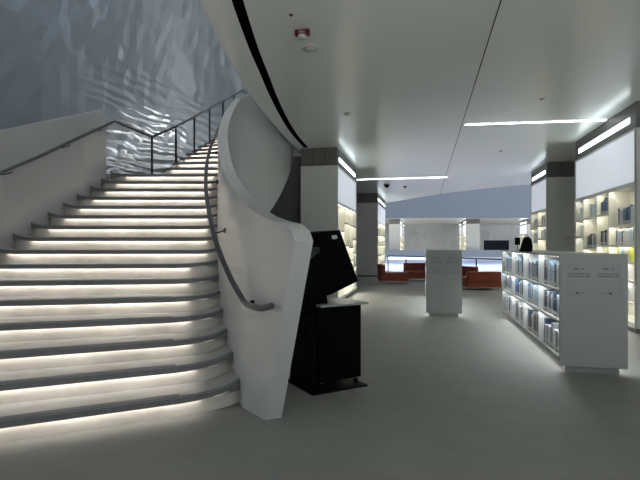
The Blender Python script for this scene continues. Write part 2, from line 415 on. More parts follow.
# inner balustrade wall, flared near the foot
TPX = [(294.5, 241, 3.6), (291.5, 231, 3.66), (284, 223.8, 3.8), (273, 220.8, 4.05), (262, 216.5, 4.45), (253, 211, 4.8), (246, 205.0, 5.1), (240, 198, 5.4), (234, 190.5, 5.72), (229, 182.5, 6.03),
       (225, 175, 6.33), (222, 167, 6.63), (220, 158.5, 6.94), (218.7, 150, 7.25), (218, 142.5, 7.59), (218, 136, 7.93), (218.7, 130, 8.26), (220, 124, 8.58), (222, 118, 8.9), (225, 111.5, 9.2), (230, 104.5, 9.55), (235.5, 98, 9.85)]
stn = []
foot = [(-.47, 4.11), (-.485, 4.125), (-.505, 4.15), (-.55, 4.22)]
for i, (px, py, d) in enumerate(TPX):
    T = Vector(((px - 320) / F * d, d, zat(py, d)))
    if i < 4: B = Vector((*foot[i], 0)); ks = 0
    else: ks = i - 3; B = Vector((*R[ks], 0))
    stn.append((ks, B, T))
for k in range(19, 29):
    stn.append((k, Vector((*R[k], 0)), Vector((R[k][0] - .01, R[k][1], RS * k + 1.27))))
def zbot(k):
    tab = [(0, 0), (16, 0), (17, .7), (18, 1.35), (19, 1.8), (21, 2.2), (24.5, 2.95), (28, 3.75)]
    for (a, za), (b, zb) in zip(tab, tab[1:]):
        if a <= k <= b: return lerp(za, zb, (k - a) / (b - a))
bal = MB(); rows = []
for i, (k, B, T) in enumerate(stn):
    pB = stn[max(i - 1, 0)][1]; nB = stn[min(i + 1, len(stn) - 1)][1]
    tt = (nB - pB); tt.z = 0; tt.normalize(); out = Vector((tt.y, -tt.x, 0))
    if out.x < 0 and k < 16: out = -out
    if i < 5: out = Vector((.90, .43, 0))
    zs = RS * k; zb = zbot(k); th = .155
    prof_in = []
    b0 = Vector((B.x, B.y, zb)); b1 = Vector((B.x, B.y, max(zs, zb + .05) if i > 3 else .02))
    ctrl = Vector((lerp(B.x, T.x, .15), lerp(B.y, T.y, .15), lerp(b1.z, T.z, .5))) if i > 3 else (b1 + T) / 2
    prof_in.append(b0)
    for u in (0, .2, .4, .6, .8, .93):
        prof_in.append((1 - u) ** 2 * b1 + 2 * u * (1 - u) * ctrl + u * u * T)
    Tin = T.copy(); Tout = T + out * th
    prof_out = [p + out * th for p in prof_in[::-1]]
    r_ = prof_in + [Tin, Tout] + prof_out
    if i == 0: first = r_
    rows.append([cw(p.x, p.y, p.z) for p in r_])
bal.grid(rows, closed=True)
n = len(rows[0])
for rr_ in (rows[0], rows[-1]): bal.add(rr_, [list(range(n))])
bal.build('balustrade', M['stairwhite'], stair, smooth=True)

# outer stringer wall on the left
sw = MB(); rows = []
for k in range(1, 17):
    p = Vector(Lp(k)); q = Vector(Lp(max(k - 1, 1))) if k > 1 else Vector(Lp(1)) - Vector((0, .5))
    ztop = zat(132, 6.85) + (p.y - 6.85) * .417
    if k <= 4: ztop = max(ztop, 1.4)
    rows.append([cw(p.x + .0, p.y, 0), cw(p.x, p.y, RS * k + .25), cw(p.x - .03, p.y, ztop), cw(p.x - .16, p.y, ztop), cw(p.x - .16, p.y, 0)])
sw.grid(rows, closed=True)
sw.add(rows[-1], [list(range(5))]); sw.add(rows[0], [list(range(5))])
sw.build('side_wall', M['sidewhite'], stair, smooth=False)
# stringer and soffit of the upper flight
so = MB(); rows = []
for k in range(16, 29):
    l = Vector(Lp(k)) if k > 16 else Vector((-3.1, 9.3)); r = Vector(R[k]); zz = RS * k
    rows.append([cw(l.x, l.y, zz - .06), cw(l.x - .02, l.y, zz - .06), cw(l.x - .02, l.y, zz - .25), cw(r.x + .05, r.y, max(zbot(k), zz - .9))])
so.grid(rows)
so.build('soffit', M['white'], stair, smooth=True)
# landing backing wall under the landing
lw = MB(); q = [cw(*p) for p in ((-4.25, 9.5), (-3.2, 9.8), (-3.2, 10.55), (-4.25, 10.55))]
lw.prism([(p.x, p.y) for p in q], 0, RS * 16 - .05); lw.build('landing_support', M['white'], stair)
# upper floor where the stair arrives
mb = MB(); q = [cw(*p) for p in ((-2.8, 14.5), (-.85, 12.75), (1, 14), (1, 18.6), (-1.6, 17.4), (-2.9, 15.6))]
mb.prism([(p.x, p.y) for p in q], RS * 28 - .4, RS * 28 - .02); struct('floor_upper', mb, M['white'], 'upper floor where the stair arrives')

# ---- handrails
def bracket(parent, p, wallp, drop=.09):
    b = MB(); p = Vector(p); w = Vector(wallp)
    b.tube([p, p - Vector((0, 0, drop * .7)), (p + w) / 2 - Vector((0, 0, drop)), w - Vector((0, 0, drop * .95))], .009, 8)
    dr = (w - p); dr.z = 0; dr.normalize()
    b.tube([w - Vector((0, 0, drop)) - dr * .012, w - Vector((0, 0, drop)) + dr * .004], .032, 14)
    return b.build('bracket', M['steeldark'], parent, smooth=True)
rp = [(271.5, 306, 3.80), (263, 308.2, 3.92), (256, 307.5, 4.02), (247.5, 304.5, 4.22), (244, 301.5, 4.32), (241, 297, 4.42), (229, 275, 4.78), (217, 245, 5.2), (211, 222, 5.6), (207.5, 202, 6.1), (205.7, 185, 6.6), (206.3, 170, 7.2), (208, 157, 7.9), (211.5, 145, 8.6), (215.5, 136, 9.2), (221, 127, 9.7)]
pts = [ray(a, d, zat(b, d)) for a, b, d in rp] + [cw(-1.55, 10.45, 4.45), cw(-1.3, 11.0, 4.8), cw(-1.12, 11.6, 5.2), cw(-1.02, 12.2, 5.6)]
hr = thing('handrail', ray(247, 4.5, 0), 'curved grey steel handrail on the white balustrade, right of the steps', 'handrail')
seg = spline(pts[:4], 5)[:-1] + spline(pts[3:], 6)
b = MB(); b.tube(seg, .027, 14); b.build('rail', M['steel'], hr, smooth=True)
def wall_at(z, k):
    pass
bracket(hr, ray(248, 4.22, zat(304, 4.22)), ray(253, 4.36, zat(300, 4.36)), .03)
bracket(hr, ray(213, 5.45, zat(230, 5.45)), ray(225, 5.50, zat(226, 5.5)), .05)
bracket(hr, ray(205.9, 6.8, zat(180, 6.8)), ray(217.5, 6.9, zat(178.5, 6.9)), .05)
bracket(hr, ray(210, 8.3, zat(150, 8.3)), ray(216.5, 8.4, zat(150, 8.4)), .05)

lp = [(-70, 206, 5.2), (-30, 187, 5.95), (0, 172.7, 6.6), (37.5, 157, 7.35), (67.5, 142.8, 8.0), (94, 130.6, 8.6), (115, 121.2, 9.0)]
lpts = [ray(a, d, zat(b_, d)) for a, b_, d in lp]
post_data = [(152, 137, 10.3, 2.86), (176, 126.5, 10.6, 3.18), (194.4, 116.7, 11.3, 3.5), (209.7, 108.5, 12.3, 4.1), (223, 101, 13.3, 4.5), (234, 95, 14.3, 4.9)]
upts = [ray(a, d, zat(b_, d)) for a, b_, d, z in post_data] + [ray(243, 15.3, zat(89.8, 15.3))]
hl = thing('handrail', ray(67, 8.0, 0), 'long grey steel handrail on the left white wall, continuing on thin posts', 'handrail')
b = MB(); b.tube(spline(lpts, 5), .024, 12); b.tube([lpts[-1], upts[0]], .024, 12); b.tube([upts[0]] + spline(upts[1:], 4), .026, 12)
b.build('rail', M['steel'], hl, smooth=True)
for a, d, py in ((12, 6.85, 167.7), (70, 8.05, 141.5), (107, 8.85, 125)):
    p = ray(a, d, zat(py, d)); bracket(hl, p, p + (cw(-.24, -.02) - cw(0, 0)), .1)
for (a, b_, d, z) in post_data:
    p = ray(a, d, zat(b_, d)); pm = MB(); pm.tube([Vector((p.x, p.y, z - .12)), Vector((p.x, p.y, p.z))], .024, 10)
    pm.build('post', M['steeldark'], hl, smooth=True)
bracket(hl, upts[-1], upts[-1] + Vector((.12, 0, 0)), .1)

# ================================================================= BOOKS
BMESH = {}
def book_mesh(colr, w, h, d):
    key = (colr, w, h, d)
    if key in BMESH: return BMESH[key]
    b = MB(); t = .004
    b.box(t, d, -w / 2 + .003, w / 2 - .003, .004, h - .006, 1)        # page block
    b.box(0, t, -w / 2, w / 2, 0, h, 0)                                  # spine
    b.box(t, d + .003, -w / 2, -w / 2 + .003, 0, h, 0); b.box(t, d + .003, w / 2 - .003, w / 2, 0, h, 0)
    if w > .03: b.box(-.0015, 0, -w / 2 + .006, w / 2 - .006, .02, .06, 1)   # call-number tag
    b.box(-.001, 0, -w / 2 + .004, w / 2 - .004, h * .74, h * .76, 1 if colr in ('blue', 'navy', 'black', 'teal', 'brown') else 2)
    me = bpy.data.meshes.new('book')
    me.from_pydata([tuple(v) for v in b.v], [], b.f)
    for m in (M['bk_' + colr], M['paper'], M['bk_navy']): me.materials.append(m)
    for p, i in zip(me.polygons, b.mi): p.material_index = i
    BMESH[key] = me; return me
ORD = ['first', 'second', 'third', 'fourth', 'fifth', 'sixth', 'seventh', 'eighth', 'ninth', 'tenth', 'eleventh', 'twelfth', 'thirteenth', 'fourteenth']
CN = dict(white='white', paleblue='pale blue', blue='blue', navy='dark navy', grey='grey', black='black', cream='cream', teal='teal', brown='brown', yellow='yellow-green')
nbooks = 0
def books(x, side, y0, y1, z, maxh, where, palette, n, group, rev=False, start=0.0, wr=(.045, .075)):
    """row of books with spines at x facing side (-1 = towards -X)."""
    global nbooks
    span = y1 - y0; y = 0.0 + start; i = 0
    while i < n:
        w = random.choice((wr[0], (wr[0] + wr[1]) / 2, wr[1])); h = random.choice((.26, .28, .30, .33)); h = min(h, maxh - .04); dpt = .17
        if y + w > span - .02: break
        c = random.choice(palette)
        me = book_mesh(c, round(w, 4), round(h, 3), dpt)
        o = bpy.data.objects.new('book', me); COL.objects.link(o)
        yy = (y0 + y + w / 2) if rev else (y1 - y - w / 2)
        o.location = (x, yy, z); o.rotation_euler = (0, 0, 0 if side < 0 else math.pi)
        if side < 0: o.location.x = x
        tag(o, f'{CN[c]} book, {ORD[i]} from the left, {where}', 'book', group)
        nbooks += 1
        y += w + .0015; i += 1

# ================================================================= LOW BOOKCASES
def sign_on_panel(parent, x0, x1, y, ztop, big=True):
    """wayfinding plate on the end panel (faces -Y)"""
    w = x1 - x0; p = MB(); p.box(x0 + .07, x1 - .06, y - .005, y + .001, ztop - .51, ztop - .115)
    sp = p.build('sign_plate', M['signplate'], parent)
    rot = (math.pi / 2, 0, 0); yy = y - .007
    for j, (cx) in enumerate((x0 + w * .285, x0 + w * .715)):
        text('sign_text', '005 - A', (cx, yy, ztop - .185), .036, M['ink'], sp, rot)
        text('sign_text', 'Social Communication Group', (cx, yy, ztop - .235), .0235, M['ink'], sp, rot, sx=.82)
        text('sign_text', 'Programming Books - Adults', (cx, yy, ztop - .265), .0235, M['ink'], sp, rot, sx=.82)
        a = MB(); s = -1 if j == 0 else 1
        z = ztop - .455; cx2 = x0 + w * (.29 if j == 0 else .71)
        tip = cx2 + s * .045
        a.box(min(cx2, tip - s * .004), max(cx2, tip - s * .004), yy - .001, yy, z - .004, z + .004)
        a.hexa([(tip, yy, z), (tip - s * .028, yy, z + .017), (tip - s * .020, yy, z), (tip - s * .028, yy, z - .017)],
               [(tip, yy - .001, z), (tip - s * .028, yy - .001, z + .017), (tip - s * .020, yy - .001, z), (tip - s * .028, yy - .001, z - .017)])
        for q in (.02, .045): a.box(cx2 - s * q - .004, cx2 - s * q + .004, yy - .001, yy, z - .004, z + .004)
        a.build('arrow', M['ink'], sp)

def low_case(x0, x1, y0, y1, label, nb=4):
    zt = 1.394; c = thing('low_bookcase', ((x0 + x1) / 2, y0, 0), label, 'bookcase')
    p = MB(); p.box(x0, x1, y0, y0 + .045, .075, zt); ep = p.build('end_panel', M['endpanel'], c, bevel=.003)
    sign_on_panel(ep, x0, x1, y0, zt)
    p = MB(); p.box(x0 + .0, x1, y1 - .045, y1, .075, zt); p.build('end_panel', M['endpanel'], c, bevel=.003)
    p = MB(); p.box(x0, x1, y0 + .045, y1 - .045, zt - .035, zt); p.build('top', M['case'], c, bevel=.003)
    xm = (x0 + x1) / 2
    p = MB(); p.box(xm - .01, xm + .01, y0 + .045, y1 - .045, .12, zt - .035); p.build('back_panel', M['shelfin'], c)
    p = MB(); p.box(x0 + .07, x1 - .07, y0 + .06, y1 - .06, 0, .08); p.box(x0 + .015, x1 - .015, y0 + .045, y1 - .045, .08, .16)
    p.build('plinth', M['plinth'], c)
    for a in (x0 + .018, x1 - .048):
        p = MB(); p.box(a, a + .03, y0 + .06, y1 - .06, .0785, .083); p.build('light_strip', M['plinthled'], c)
    zs = [.16, .60, .965]
    for z in zs[1:]:
        for a, b_ in ((x0, xm - .01), (xm + .01, x1)):
            p = MB(); p.box(a + .006, b_, y0 + .045, y1 - .045, z - .026, z); p.build('shelf', M['case'], c)
    L = (y1 - y0 - .09) / nb
    for i in range(1, nb):
        y = y0 + .045 + i * L
        for a, b_ in ((x0 + .002, xm - .01), (xm + .01, x1 - .002)):
            p = MB(); p.box(a, b_, y - .014, y + .014, .16, zt - .035); p.build('divider', M['case'], c)
    for z in (zs[1] - .026, zs[2] - .026, zt - .035):
        for a in (x0 + .015, x1 - .045):
            p = MB(); p.box(a, a + .03, y0 + .06, y1 - .06, z - .0015, z + .003); s = p.build('light_strip', M['lowled'] if z > .7 else M['lowled'], c)
    return zs, L
zs, L = low_case(1.564, 2.285, 6.12, 10.42, 'long low white double-sided bookcase of books, nearest the viewer on the right')
bayn = ['nearest', 'second nearest', 'second farthest', 'farthest']
rown = ['bottom', 'middle', 'top']
pal = ['white', 'white', 'paleblue', 'blue', 'grey', 'navy', 'white', 'paleblue', 'black', 'white']
pald = ['grey', 'brown', 'grey', 'black', 'white', 'navy', 'white']
for b_ in range(4):
    for r_ in range(3):
        y0 = 6.165 + b_ * L + .02; y1 = y0 + L - .04
        books(1.625, -1, y0, y1, zs[r_], (.41, .33, .39)[r_], f'{rown[r_]} row, {bayn[b_]} bay, long low bookcase',
              pal if r_ else pald, 11, 'books in the long low bookcase', start=random.choice((.02, .06)) , wr=(.06, .09))
low_case(.04, .77, 10.33, 14.4, 'low grey-ended bookcase with wayfinding sign, standing mid-floor before the orange sofas')

# ================================================================= TALL BOOKCASES
def tall_case(x0, x1, y0, y1, face, label, bays, rows_per_bay, detail=2, ztop=CEIL, cat='bookcase', sign=True):
    """pillar-like bookcase; face=-1: shelves face -X (at x0), face=+1 : at x1"""
    c = thing('tall_bookcase', ((x0 + x1) / 2, y0, 0), label, cat)
    xf = x0 if face < 0 else x1; s = -face        # s points inwards
    def bx(p, a, b, *r):                          # a,b distances behind the face
        u, v = xf + s * a, xf + s * b; p.box(min(u, v), max(u, v), *r)
    D = .38
    p = MB(); bx(p, D, abs(x1 - x0), y0, y1, .08, 3.49); bx(p, 0, D, y0, y0 + .05, .08, 3.49); bx(p, 0, D, y1 - .05, y1, .08, 3.49)
    p.build('body', M['pillar'], c)
    p = MB(); p.box(x0 + .03, x1 - .03, y0 + .03, y1 - .03, 0, .08); p.build('plinth', M['band'], c)
    # grey band, open where the slot lamp sits
    p = MB(); bx(p, .015, abs(x1 - x0) - .015, y0 + .015, y1 - .015, 3.49, ztop)
    bd = p.build('top_band', M['band'], c)
    sm = MB()
    for f in (.33, .66):
        xx = x0 + (x1 - x0) * f; sm.box(xx - .004, xx + .004, y0 + .012, y0 + .016, 3.5, ztop)
    bx(sm, -.001, .99 * abs(x1 - x0), y0 + .008, y0 + .016, 3.485, 3.497)
    sm.build('panel_joint', M['seam'], bd)
    e = min(.28, (y1 - y0) * .1)
    p = MB(); bx(p, .005, .016, y0 + e, y1 - e, 3.625, 3.725); p.build('slot_lamp', M['slot'], bd)
    # lit upper panel in a frame
    p = MB(); bx(p, .012, .05, y0 + .05, y1 - .05, 2.58, 3.46); p.build('lit_panel', M['litpanel'], c)
    p = MB()
    for y in (y0, y1 - .05): bx(p, -.002, .012, y, y + .05, .08, 3.49)
    bx(p, -.002, .3, y0 + .05, y1 - .05, 3.455, 3.49); bx(p, -.002, D, y0 + .05, y1 - .05, 2.53, 2.585); bx(p, -.002, D, y0 + .05, y1 - .05, .08, .16)
    p.build('frame', M['case'], c)
    p = MB(); bx(p, D - .02, D, y0 + .05, y1 - .05, .16, 2.53); p.build('back_panel', M['shelfin'], c)
    ys = [y0 + .05 + (y1 - y0 - .1) * f for f in bays]
    for y in ys[1:-1]:
        p = MB(); bx(p, 0, D, y - .014, y + .014, .16, 2.53); p.build('divider', M['shelfin'], c)
    for i, rz in enumerate(rows_per_bay):
        ya, yb = ys[i] + .014, ys[i + 1] - .014
        for z in rz:
            p = MB(); bx(p, .004, D, ya, yb, z - .026, z); p.build('shelf', M['shelfin'], c)
        for z in [q - .026 for q in rz] + [2.53]:
            p = MB(); bx(p, .004, .016, ya, yb, z - .016, z + .002); p.build('shelf_lip', M['shelfin'], c)
            p = MB(); bx(p, .025, .055, ya + .03, yb - .03, z - .0015, z + .003); p.build('light_strip', M['shelfled'], c)
    if sign:
        g = MB(); cx = (x0 + x1) / 2
        g.box(cx - .20, cx + .20, y0 - .003, y0, 1.50, 1.80)
        sp = g.build('sign_plate', M['pillar'], c)
        text('sign_text', 'Social Communication', (cx - .02, y0 - .005, 1.72), .045, M['ink'], sp, (math.pi / 2, 0, 0), sx=.8)
        text('sign_text', '005 - 006', (cx - .02, y0 - .005, 1.66), .04, M['ink'], sp, (math.pi / 2, 0, 0))
        ar = MB(); ar.box(cx - .05, cx - .03, y0 - .006, y0 - .004, 1.56, 1.59); ar.box(cx + .03, cx + .05, y0 - .006, y0 - .004, 1.56, 1.59); ar.build('arrow', M['ink'], sp)
    return c, ys, xf, s
A_ = [.5, .88, 1.20, 1.50, 1.88]; B_ = [.38, .72, 1.06, 1.44, 2.10]; C_ = [.4, .8, 1.15, 1.50, 2.12]; D_ = [.45, .85, 1.28, 1.70, 2.08]
# bays counted from the near end
tall_case(3.5, 4.5, 9.07, 12.43, -1, 'tall lit bookcase full of books, closest on the right edge', [0, .36, .56, .82, 1.0], [A_, C_, B_, D_])
ys = [9.12 + 3.26 * f for f in [0, .36, .56, .82, 1.0]]
nm = ['nearest', 'second nearest', 'second farthest', 'farthest']
pr = ['black', 'navy', 'white', 'grey', 'blue', 'paleblue', 'white', 'teal']
spec = {(0, 4): (13, .25, ['navy', 'paleblue', 'white', 'white', 'grey', 'white', 'blue']), (0, 3): (14, .2, ['white', 'teal', 'paleblue', 'navy', 'white']), (1, 4): (9, .04, ['navy', 'white', 'grey', 'blue']), (1, 3): (9, .04, ['grey', 'black', 'white']),
        (2, 4): (9, .2, ['paleblue', 'white', 'teal', 'white']), (2, 3): (10, .06, ['black', 'grey', 'black', 'navy', 'white']), (3, 4): (6, .12, ['white', 'navy', 'white']), (3, 3): (5, .15, ['cream', 'white', 'paleblue']),
        (0, 2): (7, .3, ['cream', 'white', 'yellow', 'teal', 'white']), (0, 1): (8, .2, ['white', 'cream', 'white', 'grey']), (0, 0): (8, .2, pr)}
rr = ['lowest row', 'second row up', 'third row up', 'fourth row up', 'fifth row up']
for (bi, ri), (n_, st_, pl) in spec.items():
    rz = [A_, C_, B_, D_][bi]; z = rz[ri]
    top = (rz + [2.53])[ri + 1]
    books(3.56, -1, ys[bi] + .02, ys[bi + 1] - .02, z, top - z, f'{rr[ri]}, {nm[bi]} bay, near right case', pl, n_, 'books in the nearest right tall bookcase', start=st_, wr=(.05, .085) if bi < 2 else (.055, .09))
tall_case(3.52, 4.75, 15.2, 17.35, -1, 'tall bookcase with grey end, second on the right behind the long low bookcase', [0, .5, 1], [[.5, .9, 1.3, 1.7, 2.1], [.4, .8, 1.2, 1.6, 2.05]])
for bi in range(2):
    for ri, z in ((4, (2.1, 2.05)[bi]), (3, (1.7, 1.6)[bi])):
        y0 = 15.25 + 1.02 * bi
        books(3.58, -1, y0 + .03, y0 + .95, z, .36, f'{("", "", "", "fourth", "top")[ri]} row, {("near", "far")[bi]} bay, second right tall bookcase', ['white', 'paleblue', 'white', 'grey', 'cream'], 8, 'books in the second right tall bookcase', start=.1, wr=(.06, .09))
tall_case(-3.05, -2.1, 11.77, 15.2, 1, 'tall grey-ended bookcase, first on the left beside the black kiosk', [0, .3, .55, .8, 1], [A_, C_, B_, D_], sign=False)
ysl = [11.82 + 3.33 * f for f in [0, .3, .55, .8, 1]]
for bi in range(4):
    for ri in (1, 3, 4) if bi % 2 else (0, 2, 4):
        rz = [A_, C_, B_, D_][bi]; z = rz[ri]; top = (rz + [2.53])[ri + 1]
        books(-2.20, 1, ysl[bi] + .03, ysl[bi + 1] - .03, z, top - z, f'{rr[ri]}, {nm[bi]} bay, first left tall bookcase', ['cream', 'white', 'grey', 'cream', 'black'], 3, 'books in the first left tall bookcase', rev=True, start=.12)
tall_case(-3.12, -2.12, 22.6, 27.2, 1, 'tall grey-ended bookcase, second on the left beside the orange sofa', [0, .33, .66, 1], [[.5, 1.0, 1.5, 2.0]] * 3)
# across the void
tall_case(-3.25, -2.2, 46.2, 50.5, 1, 'small distant bookcase across the void, left row, nearer one', [0, .5, 1], [[.6, 1.2, 1.8]] * 2, sign=False)
tall_case(-3.25, -2.2, 53.2, 55.6, 1, 'small distant bookcase across the void, left row, farther one', [0, 1], [[.6, 1.2, 1.8]], sign=False)
tall_case(3.85, 5.1, 47.0, 50.5, -1, 'small distant bookcase across the void, just left of the black television', [0, .5, 1], [[.6, 1.2, 1.8]] * 2, sign=False)
tall_case(3.85, 4.9, 53.0, 56.0, -1, 'small distant bookcase across the void, behind the one left of the television', [0, .5, 1], [[.6, 1.2, 1.8]] * 2, sign=False)
tall_case(9.6, 10.7, 49.0, 52.5, -1, 'small distant bookcase across the void, right of the black television', [0, .5, 1], [[.6, 1.2, 1.8]] * 2, sign=False)

# television across the void
tv = thing('television', ray(496.5, 52, 0), 'wide black television across the void, on the far right', 'television')
p = MB(); x0, x1 = (484 - 320) / F * 52, (509 - 320) / F * 52
p.cbox(x0, x1, 52, 52.08, .95, zat(240.3, 52)); p.build('frame', M['black'], tv)
p = MB(); p.cbox(x0 + .06, x1 - .06, 51.985, 52, 1.0, zat(240.3, 52) - .06); p.build('screen', M['tv'], tv)
p = MB(); p.cbox(x0 + .9, x1 - .9, 51.95, 52.15, 0, .95); p.cbox(x0 + .5, x1 - .5, 51.8, 52.3, 0, .05); p.build('stand', M['black'], tv)

# ================================================================= VOID RAILING
ra, rb = Vector((3.74, 26.4, 0)), Vector((8.1, 17.4, 0))
rl = thing('glass_railing', cw(5.6, 22.2, 0), 'glass railing with thin blue steel top rail behind the sofas', 'railing')
p = MB(); p.tube([cw(ra.x, ra.y, .925), cw(rb.x, rb.y, .925)], .03, 10); p.build('top_rail', M['bluerail'], rl, smooth=True)
for i in range(7):
    q = ra.lerp(rb, i / 6); p = MB(); p.tube([cw(q.x, q.y, 0), cw(q.x, q.y, .9)], .028, 8); p.build('post', M['bluerail'], rl, smooth=True)
    if i < 6:
        q2 = ra.lerp(rb, (i + 1) / 6); a = q.lerp(q2, .04); b_ = q.lerp(q2, .96); A3 = cw(a.x, a.y); B3 = cw(b_.x, b_.y)
        t3 = (B3 - A3).normalized(); n3 = Vector((-t3.y, t3.x, 0)) * .006
        p = MB(); p.prism([(v.x, v.y) for v in (A3 - n3, B3 - n3, B3 + n3, A3 + n3)], .08, .86); p.build('glass_panel', M['glass'], rl)

# ================================================================= SOFAS (rust orange)
def sofa(cx, cd, w, dep, rot, label, h=.73, seat=.42, arms=(1, 0), back=True):
    """local: front faces -v; rot about z in survey frame (deg)"""
    a = math.radians(rot); c = thing('sofa', cw(cx, cd, 0), label, 'sofa', None)
    def W(u, v): return cw(cx + u * math.cos(a) - v * math.sin(a), cd + u * math.sin(a) + v * math.cos(a))
    def bx(p, u0, u1, v0, v1, z0, z1):
        q = [W(u0, v0), W(u1, v0), W(u1, v1), W(u0, v1)]; p.prism([(t.x, t.y) for t in q], z0, z1)
    p = MB(); bx(p, -w / 2, w / 2, -dep / 2, dep / 2, .10, .27); p.build('base', M['orange'], c, bevel=.015)
    n_ = max(1, round(w / .95)); aw = .0
    u0 = -w / 2 + (.14 if arms[0] else 0); u1 = w / 2 - (.14 if arms[1] else 0)
    for i in range(n_):
        p = MB(); bx(p, lerp(u0, u1, i / n_) + .004, lerp(u0, u1, (i + 1) / n_) - .004, -dep / 2, dep / 2 - .2, .27, seat); p.build('seat_cushion', M['orange'], c, bevel=.03)
        p = MB(); bx(p, lerp(u0, u1, i / n_) + .004, lerp(u0, u1, (i + 1) / n_) - .004, dep / 2 - .2, dep / 2, .27, h); p.build('backrest', M['orange'], c, bevel=.03)
    for s, on in ((-1, arms[0]), (1, arms[1])):
        if on:
            p = MB(); uu = sorted((s * w / 2, s * (w / 2 - .14))); bx(p, uu[0], uu[1], -dep / 2, dep / 2, .27, h - .02); p.build('armrest', M['orange'], c, bevel=.03)
    for su in (-1, 1):
        for sv in (-1, 1):
            q = W(su * (w / 2 - .08), sv * (dep / 2 - .08)); p = MB(); p.tube([(q.x, q.y, 0), (q.x, q.y, .11)], .022, 10); p.build('leg', M['chrome'], c, smooth=True)
sofa(2.88, 19.0, .95, 1.1, 90, 'rust orange sofa end unit facing right, leftmost, beside the grey bookcase', arms=(0, 0))
sofa(4.85, 20.35, 2.5, .85, 0, 'long rust orange sofa facing the viewer, behind the mid-floor bookcase', arms=(0, 0), h=.73, seat=.40)
sofa(5.41, 16.25, 1.12, .95, 180, 'rust orange sofa seen from behind, right of the mid-floor bookcase', h=.62, arms=(0, 0))
sofa(5.75, 18.5, 1.5, .85, 90 + 25, 'rust orange sofa with low back, right side behind the boxy one', h=.70, arms=(0, 0))

# ================================================================= BLACK KIOSK
e1 = Vector((.87, .493)); e2 = Vector((-.493, .87))
o0 = Vector((-.075, 4.77))
def K(u, v, z=0):
    q = o0 + e1 * u + e2 * v; return cw(q.x, q.y, z)
ks = thing('self_service_kiosk', K(.35, .3), 'black self-service kiosk with tilted screen head, beside the staircase balustrade', 'kiosk')
def kb(p, u0, u1, v0, v1, z0, z1): p.prism([(t.x, t.y) for t in (K(u0, v0), K(u1, v0), K(u1, v1), K(u0, v1))], z0, z1)
p = MB(); kb(p, 0, .67, 0, .62, 0, .018); p.build('base_plate', M['black'], ks, bevel=.003)
p = MB(); kb(p, .13, .645, .09, .58, .085, .855); cab = p.build('cabinet', M['black'], ks, bevel=.006)
p = MB(); kb(p, .16, .615, .083, .09, .12, .80); p.build('door', M['black'], cab, bevel=.002)
p = MB(); kb(p, .645, .655, .12, .55, .70, .82); p.build('drawer_front', M['black'], cab)
p = MB(); kb(p, .02, .13, .12, .55, .018, .80); p.build('rear_column', M['black'], ks, bevel=.01)
for u in (.17, .60):
    for v in (.13, .54):
        q = K(u, v, 0); w = MB()
        w.tube([K(u - .012, v, .048), K(u + .012, v, .048)], .030, 14); cs = w.build('caster', M['black'], ks, smooth=True)
        w = MB(); kb(w, u - .018, u + .018, v - .016, v + .016, .055, .086); w.build('caster_fork', M['chrome'], cs)
# white desk plate on the cabinet
p = MB(); kb(p, .13, .72, .05, .60, .862, .885); p.build('desk_plate', M['shelfplate'], ks, bevel=.004)
# head: side profile in the plane of the cabinet front, extruded backwards
def on_front(px, py, v=.12):
    u_ = (px - 320) / F
    b0 = o0 + e2 * v                # solve b0 + e1*t on ray
    t = (u_ * b0.y - b0.x) / (e1.x - u_ * e1.y)
    q = b0 + e1 * t; return Vector((t, zat(py, q.y)))
def extr(p, prof, v0, v1):
    p.hexa([K(t.x, v0, t.y) for t in prof], [K(t.x, v1, t.y) for t in prof])
prof = [on_front(*q) for q in ((316.5, 232.5), (339, 230), (357.3, 281), (330, 294.5), (310, 300), (300, 285), (308, 262), (321.5, 251.5))]
p = MB(); extr(p, prof, .10, .58); head = p.build('screen_head', M['black'], ks, bevel=.004)
# screen glass on the slanting user side
a = on_front(339.2, 230.5); b_ = on_front(357.6, 281)
dn = Vector((b_.y - a.y, -(b_.x - a.x))).normalized()
if dn.x < 0: dn = -dn
p = MB(); extr(p, [a.lerp(b_, .06), a.lerp(b_, .94), a.lerp(b_, .94) + dn * .004, a.lerp(b_, .06) + dn * .004], .13, .55); p.build('screen', M['screen'], head)
st_ = [on_front(*q, v=.10) for q in ((331.5, 235.5), (336.5, 235), (337.5, 238.7), (332.3, 239.3))]
p = MB(); extr(p, st_, .096, .1005); p.build('sticker', M['sticker'], head)
pn = [on_front(*q) for q in ((303, 299), (328, 293), (331, 310), (303, 312))]
p = MB(); extr(p, pn, .16, .5); p.build('neck', M['black'], ks)
pb = [on_front(*q) for q in ((311, 247), (322, 247), (320, 256), (309, 260))]
p = MB(); extr(p, pb, .14, .5); p.build('rear_housing', M['steeldark'], head)
q = [on_front(*w_) for w_ in ((307, 290), (309, 302), (314, 306), (317, 322), (313, 345), (309, 372))]
p = MB(); p.tube(spline([K(t.x, .07, t.y) for t in q], 4), .006, 6); p.build('cable', M['blackplain'], ks, smooth=True)

